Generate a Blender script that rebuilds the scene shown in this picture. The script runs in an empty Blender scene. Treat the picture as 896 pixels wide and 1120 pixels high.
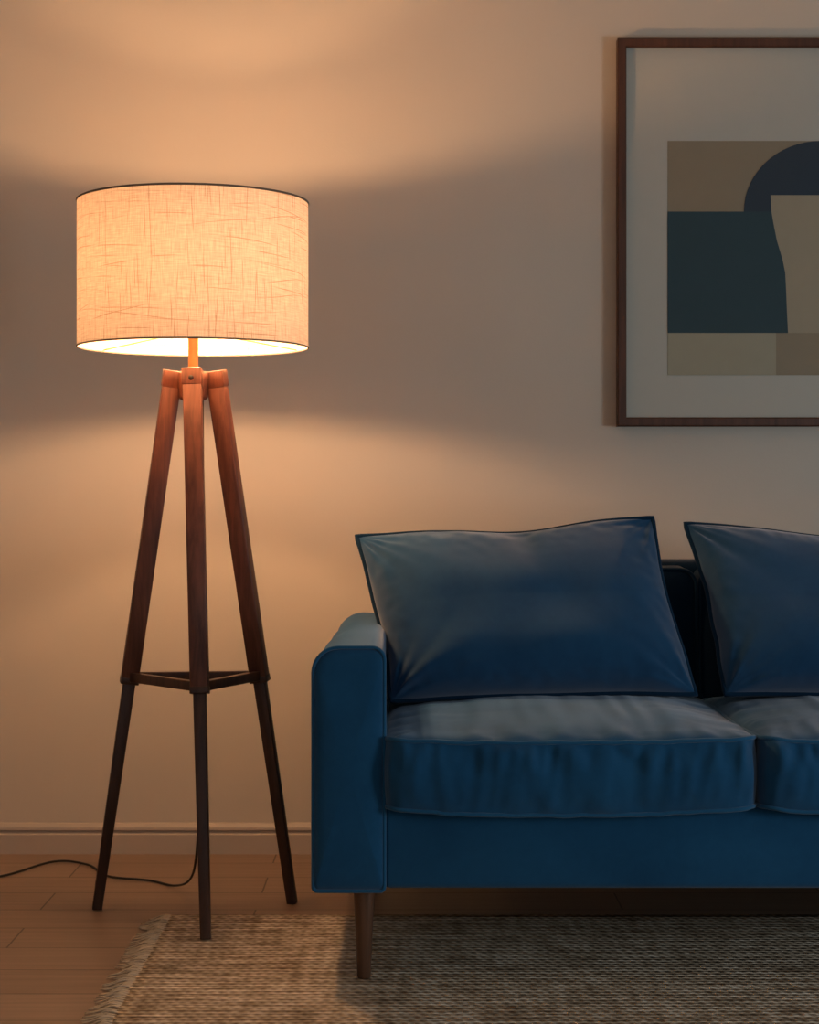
import bpy, bmesh, math, random
from mathutils import Vector, Matrix, noise
random.seed(7)
scene = bpy.context.scene
COL = scene.collection
try:
    scene.view_settings.view_transform = 'Standard'; scene.view_settings.look = 'None'
except Exception: pass

# ------------------------------------------------------------------ constants (metres)
CAM_H = 0.893
WALL_Y = 4.544
CEIL_Z = 2.75

# ------------------------------------------------------------------ node helpers
class Mat:
    def __init__(self, name):
        self.m = bpy.data.materials.new(name); self.m.use_nodes = True
        self.t = self.m.node_tree; self.t.nodes.clear()
        self.out = self.t.nodes.new('ShaderNodeOutputMaterial')
    def n(self, typ, ins=None, **attrs):
        nd = self.t.nodes.new(typ)
        for k, v in attrs.items(): setattr(nd, k, v)
        if ins:
            for k, v in ins.items():
                sock = nd.inputs[k]
                if isinstance(v, bpy.types.NodeSocket): self.t.links.new(v, sock)
                else: sock.default_value = v
        return nd
    def math(self, op, a, b=0.0, c=None, clamp=False):
        ins = {0: a, 1: b}
        if c is not None: ins[2] = c
        return self.n('ShaderNodeMath', ins, operation=op, use_clamp=clamp).outputs[0]
    def mix(self, f, a, b, blend='MIX'):
        nd = self.n('ShaderNodeMix', None, data_type='RGBA', blend_type=blend)
        for s, v in ((nd.inputs[0], f), (nd.inputs[6], a), (nd.inputs[7], b)):
            if isinstance(v, bpy.types.NodeSocket): self.t.links.new(v, s)
            else: s.default_value = v if isinstance(v, float) else (*v, 1.0)[:4]
        return nd.outputs[2]
    def ramp(self, f, stops):
        nd = self.n('ShaderNodeValToRGB', {0: f})
        cr = nd.color_ramp
        while len(cr.elements) < len(stops): cr.elements.new(0.5)
        for e, (p, c) in zip(cr.elements, stops):
            e.position = p; e.color = (*c, 1) if len(c) == 3 else c
        return nd.outputs[0]
    def coord(self, which='Object', scale=(1, 1, 1), rot=(0, 0, 0), loc=(0, 0, 0)):
        tc = self.n('ShaderNodeTexCoord')
        return self.n('ShaderNodeMapping', {'Vector': tc.outputs[which], 'Scale': scale, 'Rotation': rot, 'Location': loc}).outputs[0]
    def noise(self, vec, scale=5, detail=3, rough=0.5, dist=0.0):
        return self.n('ShaderNodeTexNoise', {'Vector': vec, 'Scale': scale, 'Detail': detail, 'Roughness': rough, 'Distortion': dist}).outputs[0]
    def bump(self, h, strength=0.3, dist=0.01):
        return self.n('ShaderNodeBump', {'Height': h, 'Strength': strength, 'Distance': dist}).outputs[0]
    def principled(self, **kw):
        ins = {k.replace('_', ' '): v for k, v in kw.items()}
        for k, v in list(ins.items()):
            if isinstance(v, tuple) and len(v) == 3 and k in ('Base Color', 'Sheen Tint', 'Emission Color'):
                ins[k] = (*v, 1)
        if 'Specular IOR Level' not in ins: ins['Specular IOR Level'] = 0.4
        p = self.n('ShaderNodeBsdfPrincipled', ins)
        self.t.links.new(p.outputs[0], self.out.inputs[0]); return p

def mat_wall():
    M = Mat('wall_paint'); v = M.coord()
    a = M.noise(v, 3.0, 3); b = M.noise(v, 180, 3)
    col = M.mix(a, (0.53, 0.467, 0.397), (0.575, 0.512, 0.438))
    M.principled(Base_Color=col, Roughness=0.85, Specular_IOR_Level=0.2, Normal=M.bump(b, 0.12, 0.002)); return M.m
def mat_simple(name, c, r=0.5, metal=0.0, vary=0.08, scale=20):
    M = Mat(name); v = M.coord(); a = M.noise(v, scale, 3)
    c0 = tuple(x*(1-vary) for x in c); c1 = tuple(min(1, x*(1+vary)) for x in c)
    M.principled(Base_Color=M.mix(a, c0, c1), Roughness=r, Metallic=metal); return M.m
def mat_wood(name, dark, light, rough=0.4, along='Z', spec=0.4):
    M = Mat(name)
    sc = {'Z': (60, 60, 3), 'X': (3, 60, 60), 'Y': (60, 3, 60)}[along]
    v = M.coord(scale=sc); a = M.noise(v, 1.0, 5, 0.6, 0.6)
    col = M.ramp(a, [(0.3, dark), (0.7, light)])
    M.principled(Base_Color=col, Roughness=rough, Normal=M.bump(a, 0.08, 0.002), Specular_IOR_Level=spec); return M.m
def mat_floor():
    M = Mat('oak_plank_floor'); v = M.coord(loc=(0.33, 0.035, 0))
    br = M.n('ShaderNodeTexBrick', {'Vector': v, 'Color1': (0, 0, 0, 1), 'Color2': (1, 1, 1, 1), 'Mortar': (0.5, 0.5, 0.5, 1),
             'Scale': 1.0, 'Mortar Size': 0.0022, 'Mortar Smooth': 0.4, 'Bias': 0.0, 'Brick Width': 1.25, 'Row Height': 0.165}, offset=0.37)
    g = M.noise(M.coord(scale=(1.6, 38, 1)), 1.6, 6, 0.6, 0.5)
    col = M.mix(br.outputs[0], (0.205, 0.133, 0.091), (0.275, 0.183, 0.127))
    col = M.mix(0.45, col, M.ramp(g, [(0.3, (0.155, 0.097, 0.064)), (0.7, (0.33, 0.22, 0.152))]))
    col = M.mix(br.outputs[1], col, (0.05, 0.03, 0.02))
    h = M.math('SUBTRACT', M.math('MULTIPLY', g, 0.15), br.outputs[1])
    M.principled(Base_Color=col, Roughness=0.40, Normal=M.bump(h, 0.3, 0.002)); return M.m
def mat_velvet(name, deep, light, sheen=0.55, tint=(0.82, 0.90, 1.0)):
    M = Mat(name); v = M.coord()
    a = M.noise(v, 5, 3, 0.5, 0.4); b = M.noise(v, 700, 2); pile = M.noise(v, 45, 4, 0.65, 0.6)
    f = M.math('ADD', M.math('MULTIPLY', a, 0.70), M.math('MULTIPLY', pile, 0.30))
    col = M.ramp(f, [(0.32, deep), (0.68, light)])
    M.principled(Base_Color=col, Roughness=0.95, Normal=M.bump(M.math('ADD', b, pile), 0.14, 0.0012),
                 Sheen_Weight=sheen, Sheen_Roughness=0.5, Sheen_Tint=tint, Specular_IOR_Level=0.05); return M.m
def mat_rug():
    M = Mat('woven_jute')
    P = 0.0175
    tc = M.n('ShaderNodeTexCoord'); sep = M.n('ShaderNodeSeparateXYZ', {0: tc.outputs['Object']})
    wob = M.noise(M.coord(scale=(14, 14, 1)), 1, 2)
    y = M.math('ADD', sep.outputs[1], M.math('MULTIPLY', wob, 0.010))
    row = M.math('SINE', M.math('MULTIPLY', y, 2*math.pi/P))
    rowi = M.math('FLOOR', M.math('DIVIDE', y, P))
    xs = M.math('ADD', M.math('MULTIPLY', sep.outputs[0], 2*math.pi/0.020), M.math('MULTIPLY', rowi, 2.9))
    knot = M.math('SINE', xs)
    hgt = M.math('ADD', M.math('MULTIPLY', row, 0.5), M.math('MULTIPLY', knot, 0.36))
    streak = M.noise(M.coord(scale=(8, 60, 1)), 1, 4, 0.65)
    warp = M.noise(M.coord(scale=(55, 6, 1)), 1, 2, 0.5)
    stv = M.math('ADD', M.math('MULTIPLY', streak, 0.76), M.math('MULTIPLY', warp, 0.24))
    col = M.ramp(stv, [(0.37, (0.26, 0.18, 0.115)), (0.5, (0.62, 0.49, 0.35)), (0.61, (0.93, 0.80, 0.64))])
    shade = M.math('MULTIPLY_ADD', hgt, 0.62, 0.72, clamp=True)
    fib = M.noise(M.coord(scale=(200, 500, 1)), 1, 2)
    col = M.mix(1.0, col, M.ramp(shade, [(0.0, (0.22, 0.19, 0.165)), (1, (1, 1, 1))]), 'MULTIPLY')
    hh = M.math('ADD', hgt, M.math('MULTIPLY', fib, 0.4))
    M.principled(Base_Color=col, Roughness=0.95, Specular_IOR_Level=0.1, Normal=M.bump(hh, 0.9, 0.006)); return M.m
def mat_shade():
    M = Mat('linen_lampshade')
    uv = M.n('ShaderNodeTexCoord').outputs['UV']
    def mp(s, r=0.0, l=(0, 0, 0)): return M.n('ShaderNodeMapping', {'Vector': uv, 'Scale': s, 'Rotation': (0, 0, r), 'Location': l}).outputs[0]
    def slubs(rot, pitch, width, seg, thr, seed, vertical=False, bow=0.012):
        """broken thin threads: one per cell of the given pitch"""
        sp = M.n('ShaderNodeSeparateXYZ', {0: mp((1, 1, 1), rot, (seed*0.37, seed*0.61, 0))})
        a, c = (sp.outputs[1], sp.outputs[0]) if vertical else (sp.outputs[0], sp.outputs[1])
        wv = M.noise(mp((4, 4, 1), 0, (seed, 0, 0)), 1, 1)
        c2 = M.math('ADD', c, M.math('MULTIPLY', wv, bow))
        t = M.math('DIVIDE', c2, pitch); row = M.math('FLOOR', t); fr = M.math('FRACT', t)
        hw = width/pitch
        ln = M.math('SUBTRACT', 1.0, M.math('DIVIDE', M.math('ABSOLUTE', M.math('SUBTRACT', fr, 0.5)), hw), clamp=True)
        cv = M.n('ShaderNodeCombineXYZ', {0: M.math('MULTIPLY', a, seg), 1: M.math('MULTIPLY', row, 7.31), 2: seed*1.7}).outputs[0]
        nz = M.noise(cv, 1, 1)
        mk = M.math('MULTIPLY', M.math('SUBTRACT', nz, thr), 9.0, clamp=True)
        return M.math('MULTIPLY', ln, mk)
    S = [slubs(0.04, 0.021, 0.0013, 8, 0.51, 1.0, bow=0.02), slubs(-0.10, 0.031, 0.0013, 6.5, 0.52, 2.0, bow=0.035),
         slubs(-0.05, 0.019, 0.0013, 11, 0.53, 3.0, True), slubs(0.09, 0.041, 0.0013, 6, 0.52, 4.0, bow=0.035),
         slubs(0.05, 0.027, 0.0013, 10, 0.53, 5.0, True), slubs(-0.02, 0.037, 0.0013, 12, 0.52, 6.0, True)]
    ln = S[0]
    for s in S[1:]: ln = M.math('MAXIMUM', ln, s)
    wx = M.noise(mp((30, 450, 1)), 1, 2); wy = M.noise(mp((450, 30, 1)), 1, 2)
    weave = M.math('ADD', wx, wy)
    base = M.mix(M.math('MULTIPLY_ADD', weave, 1.8, -1.3, clamp=True), (0.58, 0.43, 0.32), (0.82, 0.655, 0.52))
    col = M.mix(M.math('MULTIPLY', ln, 0.72), base, (0.34, 0.16, 0.07))
    bmp = M.bump(M.math('ADD', weave, ln), 0.25, 0.001)
    di = M.n('ShaderNodeBsdfDiffuse', {'Color': col, 'Normal': bmp})
    tr = M.n('ShaderNodeBsdfTranslucent', {'Color': col, 'Normal': bmp})
    mx = M.n('ShaderNodeMixShader', {0: 0.097, 1: di.outputs[0], 2: tr.outputs[0]})
    M.t.links.new(mx.outputs[0], M.out.inputs[0]); return M.m
def mat_emit(name, c, s):
    M = Mat(name); e = M.n('ShaderNodeEmission', {'Color': (*c, 1), 'Strength': s})
    M.t.links.new(e.outputs[0], M.out.inputs[0]); return M.m

# ------------------------------------------------------------------ mesh helpers
def empty(name, loc=(0, 0, 0)):
    o = bpy.data.objects.new(name, None); o.empty_display_size = 0.1; o.location = loc
    COL.objects.link(o); return o
def mesh_obj(name, verts, faces, mat, parent=None, smooth=True):
    me = bpy.data.meshes.new(name); me.from_pydata([tuple(v) for v in verts], [], faces); me.update()
    bm = bmesh.new(); bm.from_mesh(me)
    bmesh.ops.remove_doubles(bm, verts=bm.verts, dist=1e-5)
    bmesh.ops.recalc_face_normals(bm, faces=bm.faces); bm.to_mesh(me); bm.free()
    me.polygons.foreach_set('use_smooth', [smooth]*len(me.polygons))
    me.materials.append(mat)
    o = bpy.data.objects.new(name, me); COL.objects.link(o)
    if parent: o.parent = parent; o.matrix_parent_inverse = Matrix.Translation(-parent.location)
    return o
def bevel(o, w, seg=3):
    m = o.modifiers.new('bevel', 'BEVEL'); m.width = w; m.segments = seg; m.limit_method = 'ANGLE'; m.angle_limit = 0.6
    m.harden_normals = False; return o
BOXF = [(0, 3, 2, 1), (4, 5, 6, 7), (0, 1, 5, 4), (1, 2, 6, 5), (2, 3, 7, 6), (3, 0, 4, 7)]
def boxv(x0, x1, y0, y1, z0, z1):
    return [(x0, y0, z0), (x1, y0, z0), (x1, y1, z0), (x0, y1, z0), (x0, y0, z1), (x1, y0, z1), (x1, y1, z1), (x0, y1, z1)]
def box(name, x0, x1, y0, y1, z0, z1, mat, parent=None, bv=0.0, seg=3):
    o = mesh_obj(name, boxv(x0, x1, y0, y1, z0, z1), BOXF, mat, parent, smooth=bv > 0)
    if bv: bevel(o, bv, seg)
    return o
def tube_geo(pts, r, closed=False, n=8, V=None, F=None):
    V = [] if V is None else V; F = [] if F is None else F
    pts = [Vector(p) for p in pts]; N = len(pts); b0 = len(V); nrm = None
    for i in range(N):
        if closed: t = (pts[(i+1) % N]-pts[i-1])
        else: t = pts[min(i+1, N-1)]-pts[max(i-1, 0)]
        t.normalize()
        if nrm is None:
            ref = Vector((0, 0, 1)) if abs(t.z) < 0.9 else Vector((0, 1, 0))
            nrm = t.cross(ref).normalized()
        else: nrm = (nrm - t*nrm.dot(t)).normalized()
        bi = t.cross(nrm); rr = r(i/(N-1)) if callable(r) else r
        for k in range(n):
            a = 2*math.pi*k/n; V.append(pts[i]+nrm*(rr*math.cos(a))+bi*(rr*math.sin(a)))
    for i in range(N if closed else N-1):
        j = (i+1) % N
        for k in range(n):
            F.append((b0+i*n+k, b0+i*n+(k+1) % n, b0+j*n+(k+1) % n, b0+j*n+k))
    if not closed:
        F.append(tuple(b0+k for k in range(n))[::-1]); F.append(tuple(b0+(N-1)*n+k for k in range(n)))
    return V, F
def tube(name, pts, r, mat, parent=None, closed=False, n=8):
    V, F = tube_geo(pts, r, closed, n); return mesh_obj(name, V, F, mat, parent)
def lathe(name, prof, c, mat, parent=None, n=48):
    V = []; F = []
    for (r, z) in prof:
        for k in range(n):
            a = 2*math.pi*k/n; V.append((c[0]+r*math.cos(a), c[1]+r*math.sin(a), z))
    for i in range(len(prof)-1):
        for k in range(n): F.append((i*n+k, i*n+(k+1) % n, (i+1)*n+(k+1) % n, (i+1)*n+k))
    F.append(tuple(range(n))); F.append(tuple((len(prof)-1)*n+k for k in range(n)))
    return mesh_obj(name, V, F, mat, parent)
def beam(name, a, b, w0, d0, w1, d1, mat, parent, facing, bv=0.002):
    """tapered rectangular bar from a to b, wide face pointing at 'facing'"""
    a = Vector(a); b = Vector(b); t = (b-a).normalized(); f = Vector(facing); f = (f-t*f.dot(t)).normalized(); s = t.cross(f)
    V = []
    for p, w, d in ((a, w0, d0), (b, w1, d1)):
        for (i, j) in ((-1, -1), (1, -1), (1, 1), (-1, 1)): V.append(p+s*(i*w/2)+f*(j*d/2))
    o = mesh_obj(name, V, BOXF, mat, parent); bevel(o, bv, 2); return o
def catmull(P, k=10):
    P = [Vector(p) for p in P]; out = []
    Q = [P[0]*2-P[1]]+P+[P[-1]*2-P[-2]]
    for i in range(1, len(Q)-2):
        for s in range(k):
            t = s/k; a, b, c, d = Q[i-1], Q[i], Q[i+1], Q[i+2]
            out.append(0.5*((2*b)+(c-a)*t+(2*a-5*b+4*c-d)*t*t+(3*b-a-3*c+d)*t**3))
    out.append(P[-1]); return out

# ------------------------------------------------------------------ materials
WALL = mat_wall(); FLOOR = mat_floor()
TRIM = mat_simple('painted_trim', (0.45, 0.38, 0.32), 0.5, vary=0.03)
CEILM = mat_simple('ceiling_paint', (0.6, 0.55, 0.48), 0.9, vary=0.03)
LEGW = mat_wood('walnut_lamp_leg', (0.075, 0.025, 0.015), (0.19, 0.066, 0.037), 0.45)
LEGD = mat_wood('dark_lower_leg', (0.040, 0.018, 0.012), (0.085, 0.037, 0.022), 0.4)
FRAMEW = mat_wood('walnut_frame', (0.050, 0.019, 0.010), (0.105, 0.040, 0.021), 0.4, 'Z')
SOFALEG = mat_wood('sofa_leg_wood', (0.06, 0.028, 0.015), (0.13, 0.06, 0.032), 0.35)
BRASS = mat_simple('brass', (0.90, 0.62, 0.24), 0.45, 0.55)
DARKM = mat_simple('dark_metal', (0.04, 0.03, 0.025), 0.6, 0.3)
RIM = mat_simple('shade_rim_tape', (0.16, 0.13, 0.10), 0.8)
CORD = mat_simple('black_cord', (0.015, 0.013, 0.012), 0.5)
WHITE = mat_simple('white_plastic', (0.7, 0.68, 0.64), 0.4)
VELVET = mat_velvet('blue_velvet', (0.006, 0.056, 0.132), (0.012, 0.086, 0.188), 0.34)
VPIL = mat_velvet('pillow_velvet', (0.007, 0.046, 0.108), (0.012, 0.068, 0.150), 0.46, (0.90, 0.90, 0.98))
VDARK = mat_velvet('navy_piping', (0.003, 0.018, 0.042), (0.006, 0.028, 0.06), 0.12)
VBACK_SHADED = mat_velvet('shaded_back_velvet', (0.003, 0.015, 0.036), (0.005, 0.022, 0.050), 0.12)  # sofa velvet with the backrest's poor lighting darkened into its colour
VPIPE = mat_velvet('blue_piping', (0.012, 0.080, 0.17), (0.018, 0.105, 0.215), 0.30)
RUG = mat_rug()
FRINGE = mat_simple('jute_fringe', (0.55, 0.44, 0.31), 0.95, vary=0.25, scale=60)

# ------------------------------------------------------------------ room
box('floor', -2.0, 3.4, -0.6, WALL_Y+0.1, -0.1, 0, FLOOR)
box('wall_back', -2.1, 3.5, WALL_Y, WALL_Y+0.1, 0, CEIL_Z, WALL)
box('wall_left', -2.1, -2.0, -0.6, WALL_Y, 0, CEIL_Z, WALL)
box('ceiling', -2.1, 3.5, -0.6, WALL_Y+0.1, CEIL_Z, CEIL_Z+0.1, CEILM)
def baseboard(name, p0, p1, nrm):
    prof = [(0.0, 0.0), (0.016, 0.0), (0.016, 0.048), (0.0115, 0.051), (0.0115, 0.056), (0.0155, 0.060), (0.0145, 0.066), (0.010, 0.071), (0.006, 0.075), (0.0, 0.076)]
    V = []; 
    for p in (p0, p1):
        for d, z in prof: V.append((p[0]+nrm[0]*d, p[1]+nrm[1]*d, z))
    n = len(prof); F = [(i, i+1, n+i+1, n+i) for i in range(n-1)]+[tuple(range(n)), tuple(range(n, 2*n))]
    mesh_obj(name, V, F, TRIM, None, smooth=False)
baseboard('baseboard_back', (-1.984, WALL_Y), (3.4, WALL_Y), (0, -1))
baseboard('baseboard_left', (-2.0, -0.6), (-2.0, WALL_Y), (1, 0))

# ------------------------------------------------------------------ rug
rug = empty('woven_area_rug', (0.9, 2.9, 0))
RX0, RX1, RY0, RY1 = -0.50, 2.55, 1.75, 3.84
V = []; F = []; nx, ny = 120, 90
for j in range(ny+1):
    for i in range(nx+1):
        x = RX0+(RX1-RX0)*i/nx; y = RY0+(RY1-RY0)*j/ny
        e = 0.006*noise.noise(Vector((x*0+3, y*9, 0))) if i == 0 else 0
        V.append((x+e, y+(0.004*noise.noise(Vector((x*8, 1, 0))) if j == ny else 0), 0.009))
for j in range(ny):
    for i in range(nx):
        a = j*(nx+1)+i; F.append((a, a+1, a+nx+2, a+nx+1))
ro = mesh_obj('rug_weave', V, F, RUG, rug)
so = ro.modifiers.new('thick', 'SOLIDIFY'); so.thickness = 0.008; so.offset = -1
V = []; F = []
y = RY0+0.005
while y < RY1-0.003:
    for xe, sg in ((RX0, -1), (RX1, 1)):
        for s in range(3):
            L = random.uniform(0.028, 0.058); dy = random.uniform(-0.022, 0.022); yy = y+random.uniform(-0.003, 0.003)
            pts = [(xe-sg*0.004, yy, 0.007), (xe+sg*L*0.35, yy+dy*0.2, 0.008+random.uniform(0, .003)),
                   (xe+sg*L*0.7, yy+dy*0.6, 0.004), (xe+sg*L, yy+dy, 0.0022)]
            tube_geo(catmull(pts, 3), lambda t: 0.0020*(1-0.45*t), False, 5, V, F)
    y += 0.0135
mesh_obj('rug_fringe', V, F, FRINGE, rug)

# ------------------------------------------------------------------ floor lamp
LX, LY = -0.4553, 3.85
lamp = empty('floor_lamp', (LX, LY, 0))
SR, SZ0, SZ1 = 0.2416, 1.201, 1.505
n = 128; V = []; F = []
for i in range(n):
    a = 2*math.pi*i/n; V += [(LX+SR*math.cos(a), LY+SR*math.sin(a), SZ0), (LX+SR*math.cos(a), LY+SR*math.sin(a), SZ1)]
for i in range(n): j = (i+1) % n; F.append((2*i, 2*j, 2*j+1, 2*i+1))
me = bpy.data.meshes.new('lamp_shade'); me.from_pydata(V, [], F); uvl = me.uv_layers.new(name='UVMap')
for p in me.polygons:
    i = p.index
    for k, li in enumerate(p.loop_indices):
        u = (i+(1 if k in (1, 2) else 0))/n*2*math.pi*SR; v = (SZ1-SZ0) if k in (2, 3) else 0
        uvl.data[li].uv = (u, v)
me.polygons.foreach_set('use_smooth', [True]*n); me.materials.append(mat_shade())
sh = bpy.data.objects.new('lamp_shade', me); COL.objects.link(sh); sh.parent = lamp; sh.matrix_parent_inverse = Matrix.Translation((-LX, -LY, 0))
def ring(name, r, z, t, mat):
    tube(name, [(LX+r*math.cos(2*math.pi*k/96), LY+r*math.sin(2*math.pi*k/96), z) for k in range(96)], t, mat, lamp, True, 8)
ring('shade_rim_top', SR, SZ1, 0.0022, RIM); ring('shade_rim_bottom', SR, SZ0, 0.0018, RIM)
GLOW = mat_emit('warm_bulb_glow', (1.0, 0.575, 0.285), 930.0)
lathe('brass_stem', [(0.0105, 1.148), (0.0105, 1.225), (0.014, 1.226), (0.014, 1.240), (0.009, 1.243)], (LX, LY), BRASS, lamp, 24)
def bulb(name, z, r):
    prof = [(max(0.002, r*math.sin(math.pi*i/12)), z-r*math.cos(math.pi*i/12)) for i in range(13)]
    lathe(name, prof, (LX, LY), GLOW, lamp, 20)
bulb('light_bulb_lower', 1.268, 0.023); bulb('light_bulb_upper', 1.428, 0.023)
# slim riser carrying the second bulb
for sx in (-1, 1):
    tube('bulb_riser_%d' % (1 if sx < 0 else 2), [(LX+sx*0.012, LY, 1.236), (LX+sx*0.034, LY, 1.245), (LX+sx*0.036, LY, 1.36), (LX+sx*0.030, LY, 1.385), (LX, LY, 1.392)], 0.0018, BRASS, lamp, False, 6)
lathe('socket_upper', [(0.008, 1.386), (0.012, 1.390), (0.012, 1.405), (0.009, 1.408)], (LX, LY), BRASS, lamp, 20)
for k in range(3):
    a = math.radians(30+120*k)
    tube('shade_spoke_%d' % (k+1), [(LX+0.012*math.cos(a), LY+0.012*math.sin(a), 1.232), (LX+0.05*math.cos(a), LY+0.05*math.sin(a), 1.230), (LX+(SR-0.001)*math.cos(a), LY+(SR-0.001)*math.sin(a), SZ0+0.004)], 0.0014, BRASS, lamp, False, 6)
lathe('hub', [(0.026, 1.090), (0.031, 1.096), (0.031, 1.146), (0.028, 1.1505)], (LX, LY), LEGW, lamp, 6)
feet = [('left', (-0.672, 3.930, 0.0)), ('right', (-0.2555, 3.985, 0.0)), ('front', (-0.404, 3.625, 0.0095))]
tops = {'left': (LX-0.044, LY+0.016, 1.152), 'right': (LX+0.044, LY+0.022, 1.152), 'front': (LX+0.002, LY-0.038, 1.152)}
JZ = 0.492; joints = []
for i, (nm, ft) in enumerate(feet):
    ft = Vector(ft); tp = Vector(tops[nm])
    fc = (0.25, -1, 0) if nm == 'left' else ((-0.25, -1, 0) if nm == 'right' else (0, -1, 0))
    jp = tp.lerp(ft, (tp.z-JZ)/(tp.z-ft.z)); joints.append(jp)
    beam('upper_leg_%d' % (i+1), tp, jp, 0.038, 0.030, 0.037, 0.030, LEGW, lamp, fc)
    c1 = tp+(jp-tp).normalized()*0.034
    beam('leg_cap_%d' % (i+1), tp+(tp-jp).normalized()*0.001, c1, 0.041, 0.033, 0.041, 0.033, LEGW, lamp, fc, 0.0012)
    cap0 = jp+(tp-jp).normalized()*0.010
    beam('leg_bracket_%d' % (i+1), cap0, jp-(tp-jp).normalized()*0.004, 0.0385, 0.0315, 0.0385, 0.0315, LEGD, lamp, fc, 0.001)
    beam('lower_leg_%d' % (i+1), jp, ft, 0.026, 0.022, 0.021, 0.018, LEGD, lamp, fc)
    if nm == 'front':
        tube('front_bolt', [(tp.x, tp.y-0.016, tp.z-0.018), (tp.x, tp.y-0.021, tp.z-0.018)], 0.0055, DARKM, lamp, False, 14)
for i in range(3):
    a, b = joints[i], joints[(i+1) % 3]
    a = a+Vector((0, 0, 0.010)); b = b+Vector((0, 0, 0.010))
    beam('stretcher_%d' % (i+1), a, b, 0.016, 0.020, 0.016, 0.020, LEGD, lamp, (0, 0, 1), 0.0015)
cpts = [(-0.437, 3.86, 1.10), (-0.428, 3.80, 0.70), (-0.4275, 3.77, 0.45), (-0.440, 3.82, 0.24), (-0.455, 3.90, 0.12), (-0.480, 4.00, 0.050), (-0.53, 4.13, 0.008), (-0.60, 4.205, 0.0042), (-0.70, 4.25, 0.0042),
        (-0.77, 4.38, 0.0042), (-0.86, 4.42, 0.0042), (-0.95, 4.25, 0.0042), (-1.08, 4.16, 0.0042), (-1.28, 4.30, 0.0042), (-1.42, 4.49, 0.006), (-1.45, 4.50, 0.15), (-1.45, 4.527, 0.30)]
tube('power_cord', catmull(cpts, 10), 0.0026, CORD, lamp, False, 8)
box('plug', -1.462, -1.438, 4.515, 4.537, 0.288, 0.314, CORD, lamp, 0.003)
box('wall_outlet', -1.487, -1.413, WALL_Y-0.007, WALL_Y, 0.245, 0.360, WHITE, None, 0.003)

# ------------------------------------------------------------------ sofa
sofa = empty('sofa', (0.96, 3.8, 0))
SX0, SX1 = -0.1735, 2.105; AW = 0.127; SYF, SYB = 3.30, 4.27; SB, AZ = 0.175, 0.614
def arm_profile(x0, x1, z0, z1, rl, rr_, rb=0.008, k=8):
    P = []
    for cx, cz, r, a0 in ((x1-rb, z0+rb, rb, -90), (x1-rr_, z1-rr_, rr_, 0), (x0+rl, z1-rl, rl, 90), (x0+rb, z0+rb, rb, 180)):
        for i in range(k+1):
            a = math.radians(a0+90*i/k); P.append((cx+r*math.cos(a), cz+r*math.sin(a)))
    return P
def sofa_arm(name, x0, x1, rl, rr_, outer):
    P = arm_profile(x0, x1, SB, AZ, rl, rr_); cx = (x0+x1)/2; cz = (SB+AZ)/2
    V = []; F = []; n = len(P)
    loops = [(0.02, -0.014), (0.35, -0.0132), (0.65, -0.0105), (0.85, -0.006), (0.95, -0.001), (0.985, 0.003), (1.0, 0.009), (1.0, 0.014)]
    for s, dy in loops:
        for (x, z) in P: V.append((cx+(x-cx)*s, SYF+dy+0.004, cz+(z-cz)*s))
    for t in [i/24 for i in range(1, 25)]:
        for (x, z) in P:
            y = SYF+0.018+(SYB-SYF-0.018)*t
            b = 0.004*noise.noise(Vector((x*6, y*5, z*6)))
            hgt = max(0.0, (z-0.50)/0.114)
            roll = 0.022*hgt*hgt*min(1, t*3) if (x-cx)*outer > 0 else 0   # outer shoulder rolls in
            V.append((x+(b if x > cx else -b)-outer*roll, y, z+((0.011*math.sin(math.pi*min(1, t*1.1))**0.5 if t < 0.9 else 0.0)*hgt+b if z > cz else 0)))
    L = len(loops)+24
    for i in range(L-1):
        for k in range(n): F.append((i*n+k, i*n+(k+1) % n, (i+1)*n+(k+1) % n, (i+1)*n+k))
    F.append(tuple(range(n))); F.append(tuple((L-1)*n+k for k in range(n)))
    mesh_obj(name, V, F, VELVET, sofa)
    tube(name+'_piping', [(x, SYF+0.008, z) for x, z in arm_profile(x0-0.001, x1+0.001, SB-0.001, AZ+0.001, rl, rr_)], 0.0036, VPIPE, sofa, True, 8)
sofa_arm('arm_left', SX0, SX0+AW, 0.046, 0.022, -1); sofa_arm('arm_right', SX1-AW, SX1, 0.022, 0.046, 1)
IX0, IX1 = SX0+AW, SX1-AW
box('base_rail', IX0-0.001, IX1+0.001, SYF+0.010, SYB-0.01, SB+0.002, 0.330, VELVET, sofa, 0.012)

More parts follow.
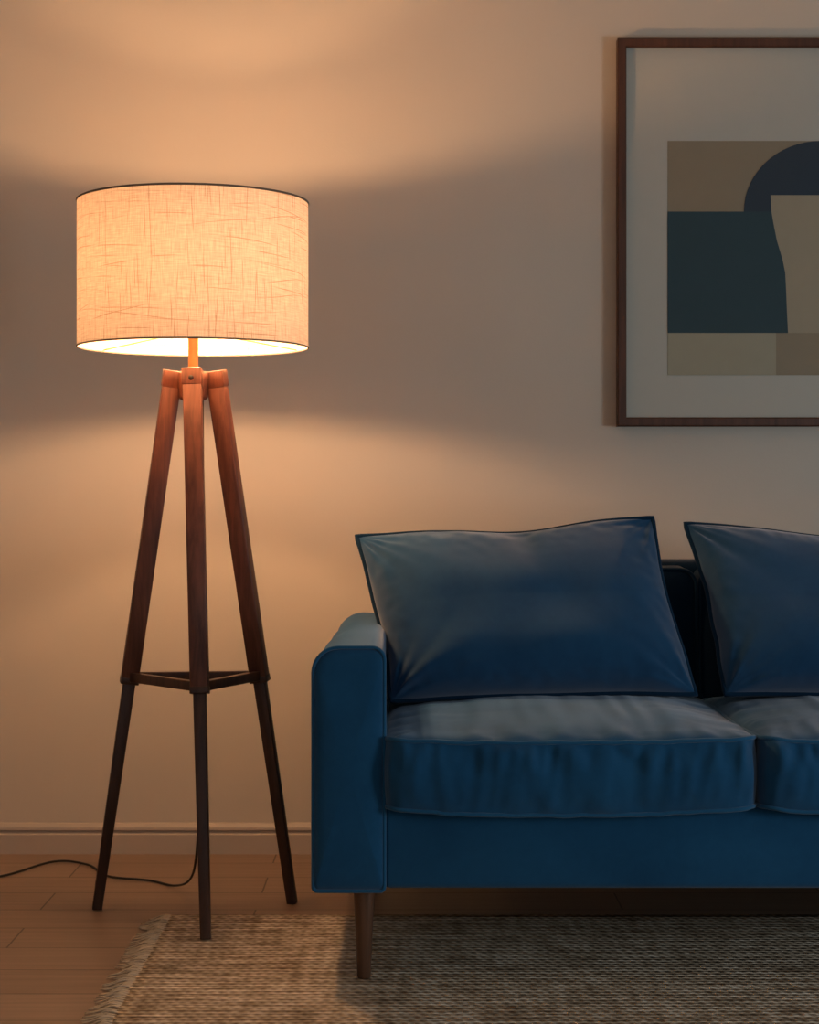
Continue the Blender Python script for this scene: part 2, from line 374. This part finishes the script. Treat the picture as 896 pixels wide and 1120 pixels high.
def grid_cube(N, M, K):
    """unit cube surface [-1,1]^3 as quads with N,M,K segments"""
    V = []; F = []
    def face(fn, a, b):
        b0 = len(V)
        for j in range(b+1):
            for i in range(a+1): V.append(fn(-1+2*i/a, -1+2*j/b))
        for j in range(b):
            for i in range(a):
                q = b0+j*(a+1)+i; F.append((q, q+1, q+a+2, q+a+1))
    face(lambda u, v: (u, v, 1), N, M); face(lambda u, v: (u, v, -1), N, M)
    face(lambda u, w: (u, -1, w), N, K); face(lambda u, w: (u, 1, w), N, K)
    face(lambda v, w: (-1, v, w), M, K); face(lambda v, w: (1, v, w), M, K)
    return V, F
def cushion(name, x0, x1, y0, y1, z0, z1, crown, bulge, r, mat, pipe, seed, axis='Z', pk=0.012, N=150, M=80, K=20):
    """box cushion with crowned top and bottom, piped edges and puckered seams. axis Z = seat, Y = back"""
    cx, cy, cz = (x0+x1)/2, (y0+y1)/2, (z0+z1)/2; hx, hy, hz = (x1-x0)/2, (y1-y0)/2, (z1-z0)/2
    if axis == 'Y': hy, hz = hz, hy
    def rr(x, y):
        qx = abs(x)-(hx-r); qy = abs(y)-(hy-r)
        if qx > 0 and qy > 0:
            s = max(qx, qy)/math.hypot(qx, qy); x = math.copysign(hx-r+qx*s, x); y = math.copysign(hy-r+qy*s, y)
        return x, y
    def place(u, v, w):
        x, y = rr(u*hx, v*hy); z = w*hz
        side = max(abs(u), abs(v)) > 0.999
        f = max(0, 1-abs(u)**3.2)*max(0, 1-abs(v)**3.0)
        dx = hx-abs(x); dy = hy-abs(y); dd = min(dx, dy)
        if abs(w) > 0.999 and not side:
            s = 1 if w > 0 else -1
            z += s*crown*(f**0.6)*(1 if w > 0 else 0.25)
            p = noise.noise(Vector((x*26+y*3, y*5, seed*3.1))) if dy < dx else noise.noise(Vector((x*5, y*26, seed*3.1)))
            z += s*pk*0.8*p*math.exp(-dd/0.06)*min(1, dd/0.018)
            z += s*0.006*noise.noise(Vector((x*5, y*7, seed)))*min(1, dd/0.05)
        if side:
            b = bulge*(1-w*w)
            pu = noise.noise(Vector((x*24+0.5*w, y*24, seed+w*0.4)))+0.5*noise.noise(Vector((x*52-w*0.4, y*52, seed+w*0.8)))
            b += pk*1.5*pu*(1-w**8)*(0.30+0.70*max(w, 0)**0.6)
            if abs(u) > 0.999: x += math.copysign(b*0.25, u)
            if abs(v) > 0.999: y += math.copysign(b, v)
        z += 0.006*noise.noise(Vector((x*4+seed, y*4, 2.0)))
        if axis == 'Z':
            if v < 0: z += 0.007*(abs(u)**3)*(-v)
            if w < 0: z -= 0.006*(1-u*u)*max(0, -v)
            z += 0.0022*noise.noise(Vector((x*34, seed, w)))
            return (cx+x, cy+y, cz+z)
        return (cx+x, cy-z, cz+y)
    V, F = grid_cube(N, M, K)
    mesh_obj(name, [place(*p) for p in V], F, mat, sofa)
    for tag, w in (('top', 1), ('bottom', -1)):
        pts = []
        for a, b, cnt in (((-1, -1), (1, -1), 90), ((1, -1), (1, 1), 40), ((1, 1), (-1, 1), 60), ((-1, 1), (-1, -1), 40)):
            for i in range(cnt):
                t = i/cnt; pts.append(place(a[0]+(b[0]-a[0])*t, a[1]+(b[1]-a[1])*t, w))
        tube(name+'_piping_'+tag, pts, 0.0042, pipe, sofa, True, 8)
CW = (IX1-IX0)/3
for i in range(3):
    cushion('seat_cushion_%d' % (i+1), IX0+CW*i+0.003, IX0+CW*(i+1)-0.003, SYF-0.022, 3.99, 0.322, 0.446, 0.038, 0.014, 0.038, VELVET, VPIPE, i+1.3)
    cushion('back_cushion_%d' % (i+1), IX0+CW*i+0.004, IX0+CW*(i+1)-0.004, 3.985, 4.12, 0.43, 0.728, 0.018, 0.006, 0.035, VBACK_SHADED, VDARK, i+7.7, 'Y', 0.002, 50, 30, 10)
box('back_frame', IX0-0.001, IX1+0.001, 4.11, SYB, SB+0.01, 0.741, VBACK_SHADED, sofa, 0.018)
for i, (x, y) in enumerate(((-0.083, 3.340), (SX1-0.09, 3.340), (-0.083, 4.20), (SX1-0.09, 4.20))):
    zb = 0.0092 if y < 3.8 else 0.0
    lathe('sofa_leg_%d' % (i+1), [(0.0115, zb), (0.0125, zb+0.003), (0.0195, SB-0.002), (0.0195, SB+0.004)], (x, y), SOFALEG, sofa, 28)

# ------------------------------------------------------------------ throw pillows
def pillow(name, BL, BR, TR, TL, T, seed, conc=0.035, dip=0.0, dipu=0.0):
    BL, BR, TR, TL = map(Vector, (BL, BR, TR, TL)); c = (BL+BR+TR+TL)/4
    root = empty(name, c)
    nr = (BR-BL).cross(TL-BL).normalized()
    if nr.y > 0: nr = -nr
    def base(u, v):
        uu = u*(1-conc*(1-v*v)); vv = v*(1-conc*1.0*(1-u*u))
        if v > 0: vv -= dip*v*math.exp(-((u-dipu)/0.45)**2)
        vv += 0.016*noise.noise(Vector((u*2.6, seed, 0)))*abs(v)*(1-u**4); uu += 0.018*noise.noise(Vector((v*2.6, seed+4, 0)))*abs(u)*(1-v**4)
        s, t = (uu+1)/2, (vv+1)/2
        p = BL*(1-s)*(1-t)+BR*s*(1-t)+TR*s*t+TL*(1-s)*t
        return p+nr*(0.012*(1-u*u)*max(0, v)+0.006*noise.noise(Vector((u*2, v*2, seed+9))))
    N, Mv = 160, 110; V = []; F = []
    # finer sampling towards the seam
    def warp(t): return math.sin(t*math.pi/2)*0.5+t*0.5
    for side in (1, -1):
        b0 = len(V)
        for j in range(Mv+1):
            for i in range(N+1):
                u = warp(-1+2*i/N); v = warp(-1+2*j/Mv)
                e = max(0.0, (1-abs(u)**3.4)*(1-abs(v)**2.6)); t = T*(e**0.54)
                t *= 1.0-0.24*v
                w = 0
                for (a, b) in ((-1, -1), (1, -1), (1, 1), (-1, 1)):
                    dx, dy = (u-a)*1.5, (v-b); r = math.hypot(dx, dy); an = math.atan2(abs(dy), abs(dx)+1e-6)
                    w += noise.noise(Vector((an*3.6, seed*1.7+a*2+b, r*0.5)))*math.exp(-r/0.5)*min(1, r/0.20)
                edge = min((1-abs(u))*1.5, (1-abs(v)))
                pk = noise.noise(Vector((u*12, v*8, seed)))*math.exp(-edge/0.14)
                lf = noise.noise(Vector((u*1.5+seed, v*1.3, seed)))
                fold = -dip*0.16*math.exp(-((u-dipu-0.10*(1-v))/0.10)**2)*max(0, v)**1.5
                k = min(1, edge/0.10)
                t += (0.019*w+0.008*pk+0.008*lf+fold)*k
                V.append(base(u, v)+nr*side*t)
        for j in range(Mv):
            for i in range(N):
                q = b0+j*(N+1)+i; F.append((q, q+1, q+N+2, q+N+1))
    mesh_obj('pillow_body', V, F, VPIL, root)
    pts = []
    for a, b, cnt in (((-1, -1), (1, -1), 60), ((1, -1), (1, 1), 44), ((1, 1), (-1, 1), 60), ((-1, 1), (-1, -1), 44)):
        for i in range(cnt):
            t = i/cnt; pts.append(base(a[0]+(b[0]-a[0])*t, a[1]+(b[1]-a[1])*t))
    tube('pillow_piping', pts, 0.0060, VDARK, root, True, 8)
pillow('throw_pillow', (-0.036, 3.70, 0.474), (0.580, 3.70, 0.487), (0.515, 3.875, 0.842), (-0.112, 3.865, 0.803), 0.092, 2.2, dip=0.085, dipu=0.05)
pillow('throw_pillow', (0.640, 3.70, 0.487), (1.25, 3.70, 0.474), (1.20, 3.865, 0.770), (0.585, 3.875, 0.830), 0.092, 9.4, dip=0.03, dipu=0.2)

# ------------------------------------------------------------------ framed art
art = empty('framed_abstract_art', (0.90, WALL_Y-0.02, 1.54))
AX0, AX1, AZ0, AZ1 = 0.513, 1.33, 1.059, 2.016; FW = 0.022
FY = WALL_Y-0.040
def frame():
    V = []; F = []
    prof = [(0, WALL_Y-0.006), (0, FY+0.003), (0.003, FY), (FW-0.003, FY), (FW, FY+0.003), (FW, WALL_Y-0.022)]
    for (sx, sz, cx, cz) in ((1, 1, AX0, AZ0), (-1, 1, AX1, AZ0), (-1, -1, AX1, AZ1), (1, -1, AX0, AZ1)):
        for d, yy in prof: V.append((cx+sx*d, yy, cz+sz*d))
    n = len(prof)
    for i in range(4):
        j = (i+1) % 4
        for k in range(n-1): F.append((i*n+k, i*n+k+1, j*n+k+1, j*n+k))
    mesh_obj('frame_moulding', V, F, FRAMEW, art, smooth=False)
frame()
box('frame_backing', AX0+0.004, AX1-0.004, WALL_Y-0.020, WALL_Y-0.004, AZ0+0.004, AZ1-0.004, FRAMEW, art)
k_ = WALL_Y/2000.0
def wx(px): return (px-448)*k_
def wz(py): return CAM_H-(py-540)*k_
MATB = mat_simple('mat_board', (0.44, 0.425, 0.375), 0.8, vary=0.02)
A_TAN = mat_simple('ink_tan', (0.26, 0.21, 0.145), 0.8, vary=0.05)
A_TAN2 = mat_simple('ink_light_tan', (0.33, 0.28, 0.20), 0.8, vary=0.05)
A_SAGE = mat_simple('ink_sage', (0.33, 0.30, 0.22), 0.8, vary=0.05)
A_TEAL = mat_simple('ink_teal', (0.028, 0.058, 0.072), 0.8, vary=0.05)
A_NAVY = mat_simple('ink_navy', (0.028, 0.043, 0.062), 0.8, vary=0.05)
def flat(name, poly, lay, mat):
    yy = WALL_Y-0.0215-0.0006*lay; n = len(poly)
    V = [(x, yy, z) for x, z in poly]+[(x, yy+0.0006, z) for x, z in poly]
    F = [tuple(range(n)), tuple(range(n, 2*n))]+[(i, (i+1) % n, n+(i+1) % n, n+i) for i in range(n)]
    mesh_obj(name, V, F, mat, art, smooth=False)
def pxp(L): return [(wx(a), wz(b)) for a, b in L]
flat('mat_board', [(AX0+0.01, AZ0+0.01), (AX1-0.01, AZ0+0.01), (AX1-0.01, AZ1-0.01), (AX0+0.01, AZ1-0.01)], 0, MATB)
R = 985
flat('art_paper', pxp([(729, 411), (R, 411), (R, 156), (729, 156)]), 1, A_TAN)
flat('art_sage_band', pxp([(729, 411), (847, 411), (847, 362), (729, 362)]), 2, A_SAGE)
flat('art_light_tan', pxp([(835, 210), (R, 210), (R, 365), (835, 365)]), 2, A_TAN2)
flat('art_teal_block', pxp([(729, 365), (729, 233), (842, 233), (844, 245), (848, 265), (854, 285), (857, 300), (858, 320), (859, 345), (860, 365)]), 3, A_TEAL)
arch = [(812, 233)]+[(896-84*math.cos(math.radians(a)), 233-77*math.sin(math.radians(a))) for a in range(6, 91, 6)]+[(R, 156), (R, 215), (841, 215), (842, 233)]
flat('art_navy_arch', pxp(arch), 3, A_NAVY)

# ------------------------------------------------------------------ light & world
w = bpy.data.worlds.new('World'); scene.world = w; w.use_nodes = True
bg = w.node_tree.nodes['Background']; bg.inputs[0].default_value = (0.85, 0.94, 1.0, 1); bg.inputs[1].default_value = 0.30
ld = bpy.data.lights.new('window_daylight', 'AREA'); ld.shape = 'RECTANGLE'; ld.size = 0.6; ld.size_y = 0.7; ld.energy = 27; ld.color = (0.88, 0.95, 1.0)
lo = bpy.data.objects.new('window_daylight', ld); COL.objects.link(lo); lo.location = (3.2, 1.6, 0.8)
lo.rotation_euler = (Vector((0.6, 4.3, 1.0))-lo.location).to_track_quat('-Z', 'Y').to_euler()

# ------------------------------------------------------------------ camera
cd = bpy.data.cameras.new('camera'); cam = bpy.data.objects.new('camera', cd); COL.objects.link(cam)
cam.location = (0, 0, CAM_H); cam.rotation_euler = (math.pi/2, 0, 0)
cd.sensor_width = 36; cd.lens = 36*2000/1120; cd.shift_y = -20/1120; cd.clip_start = 0.05
scene.camera = cam
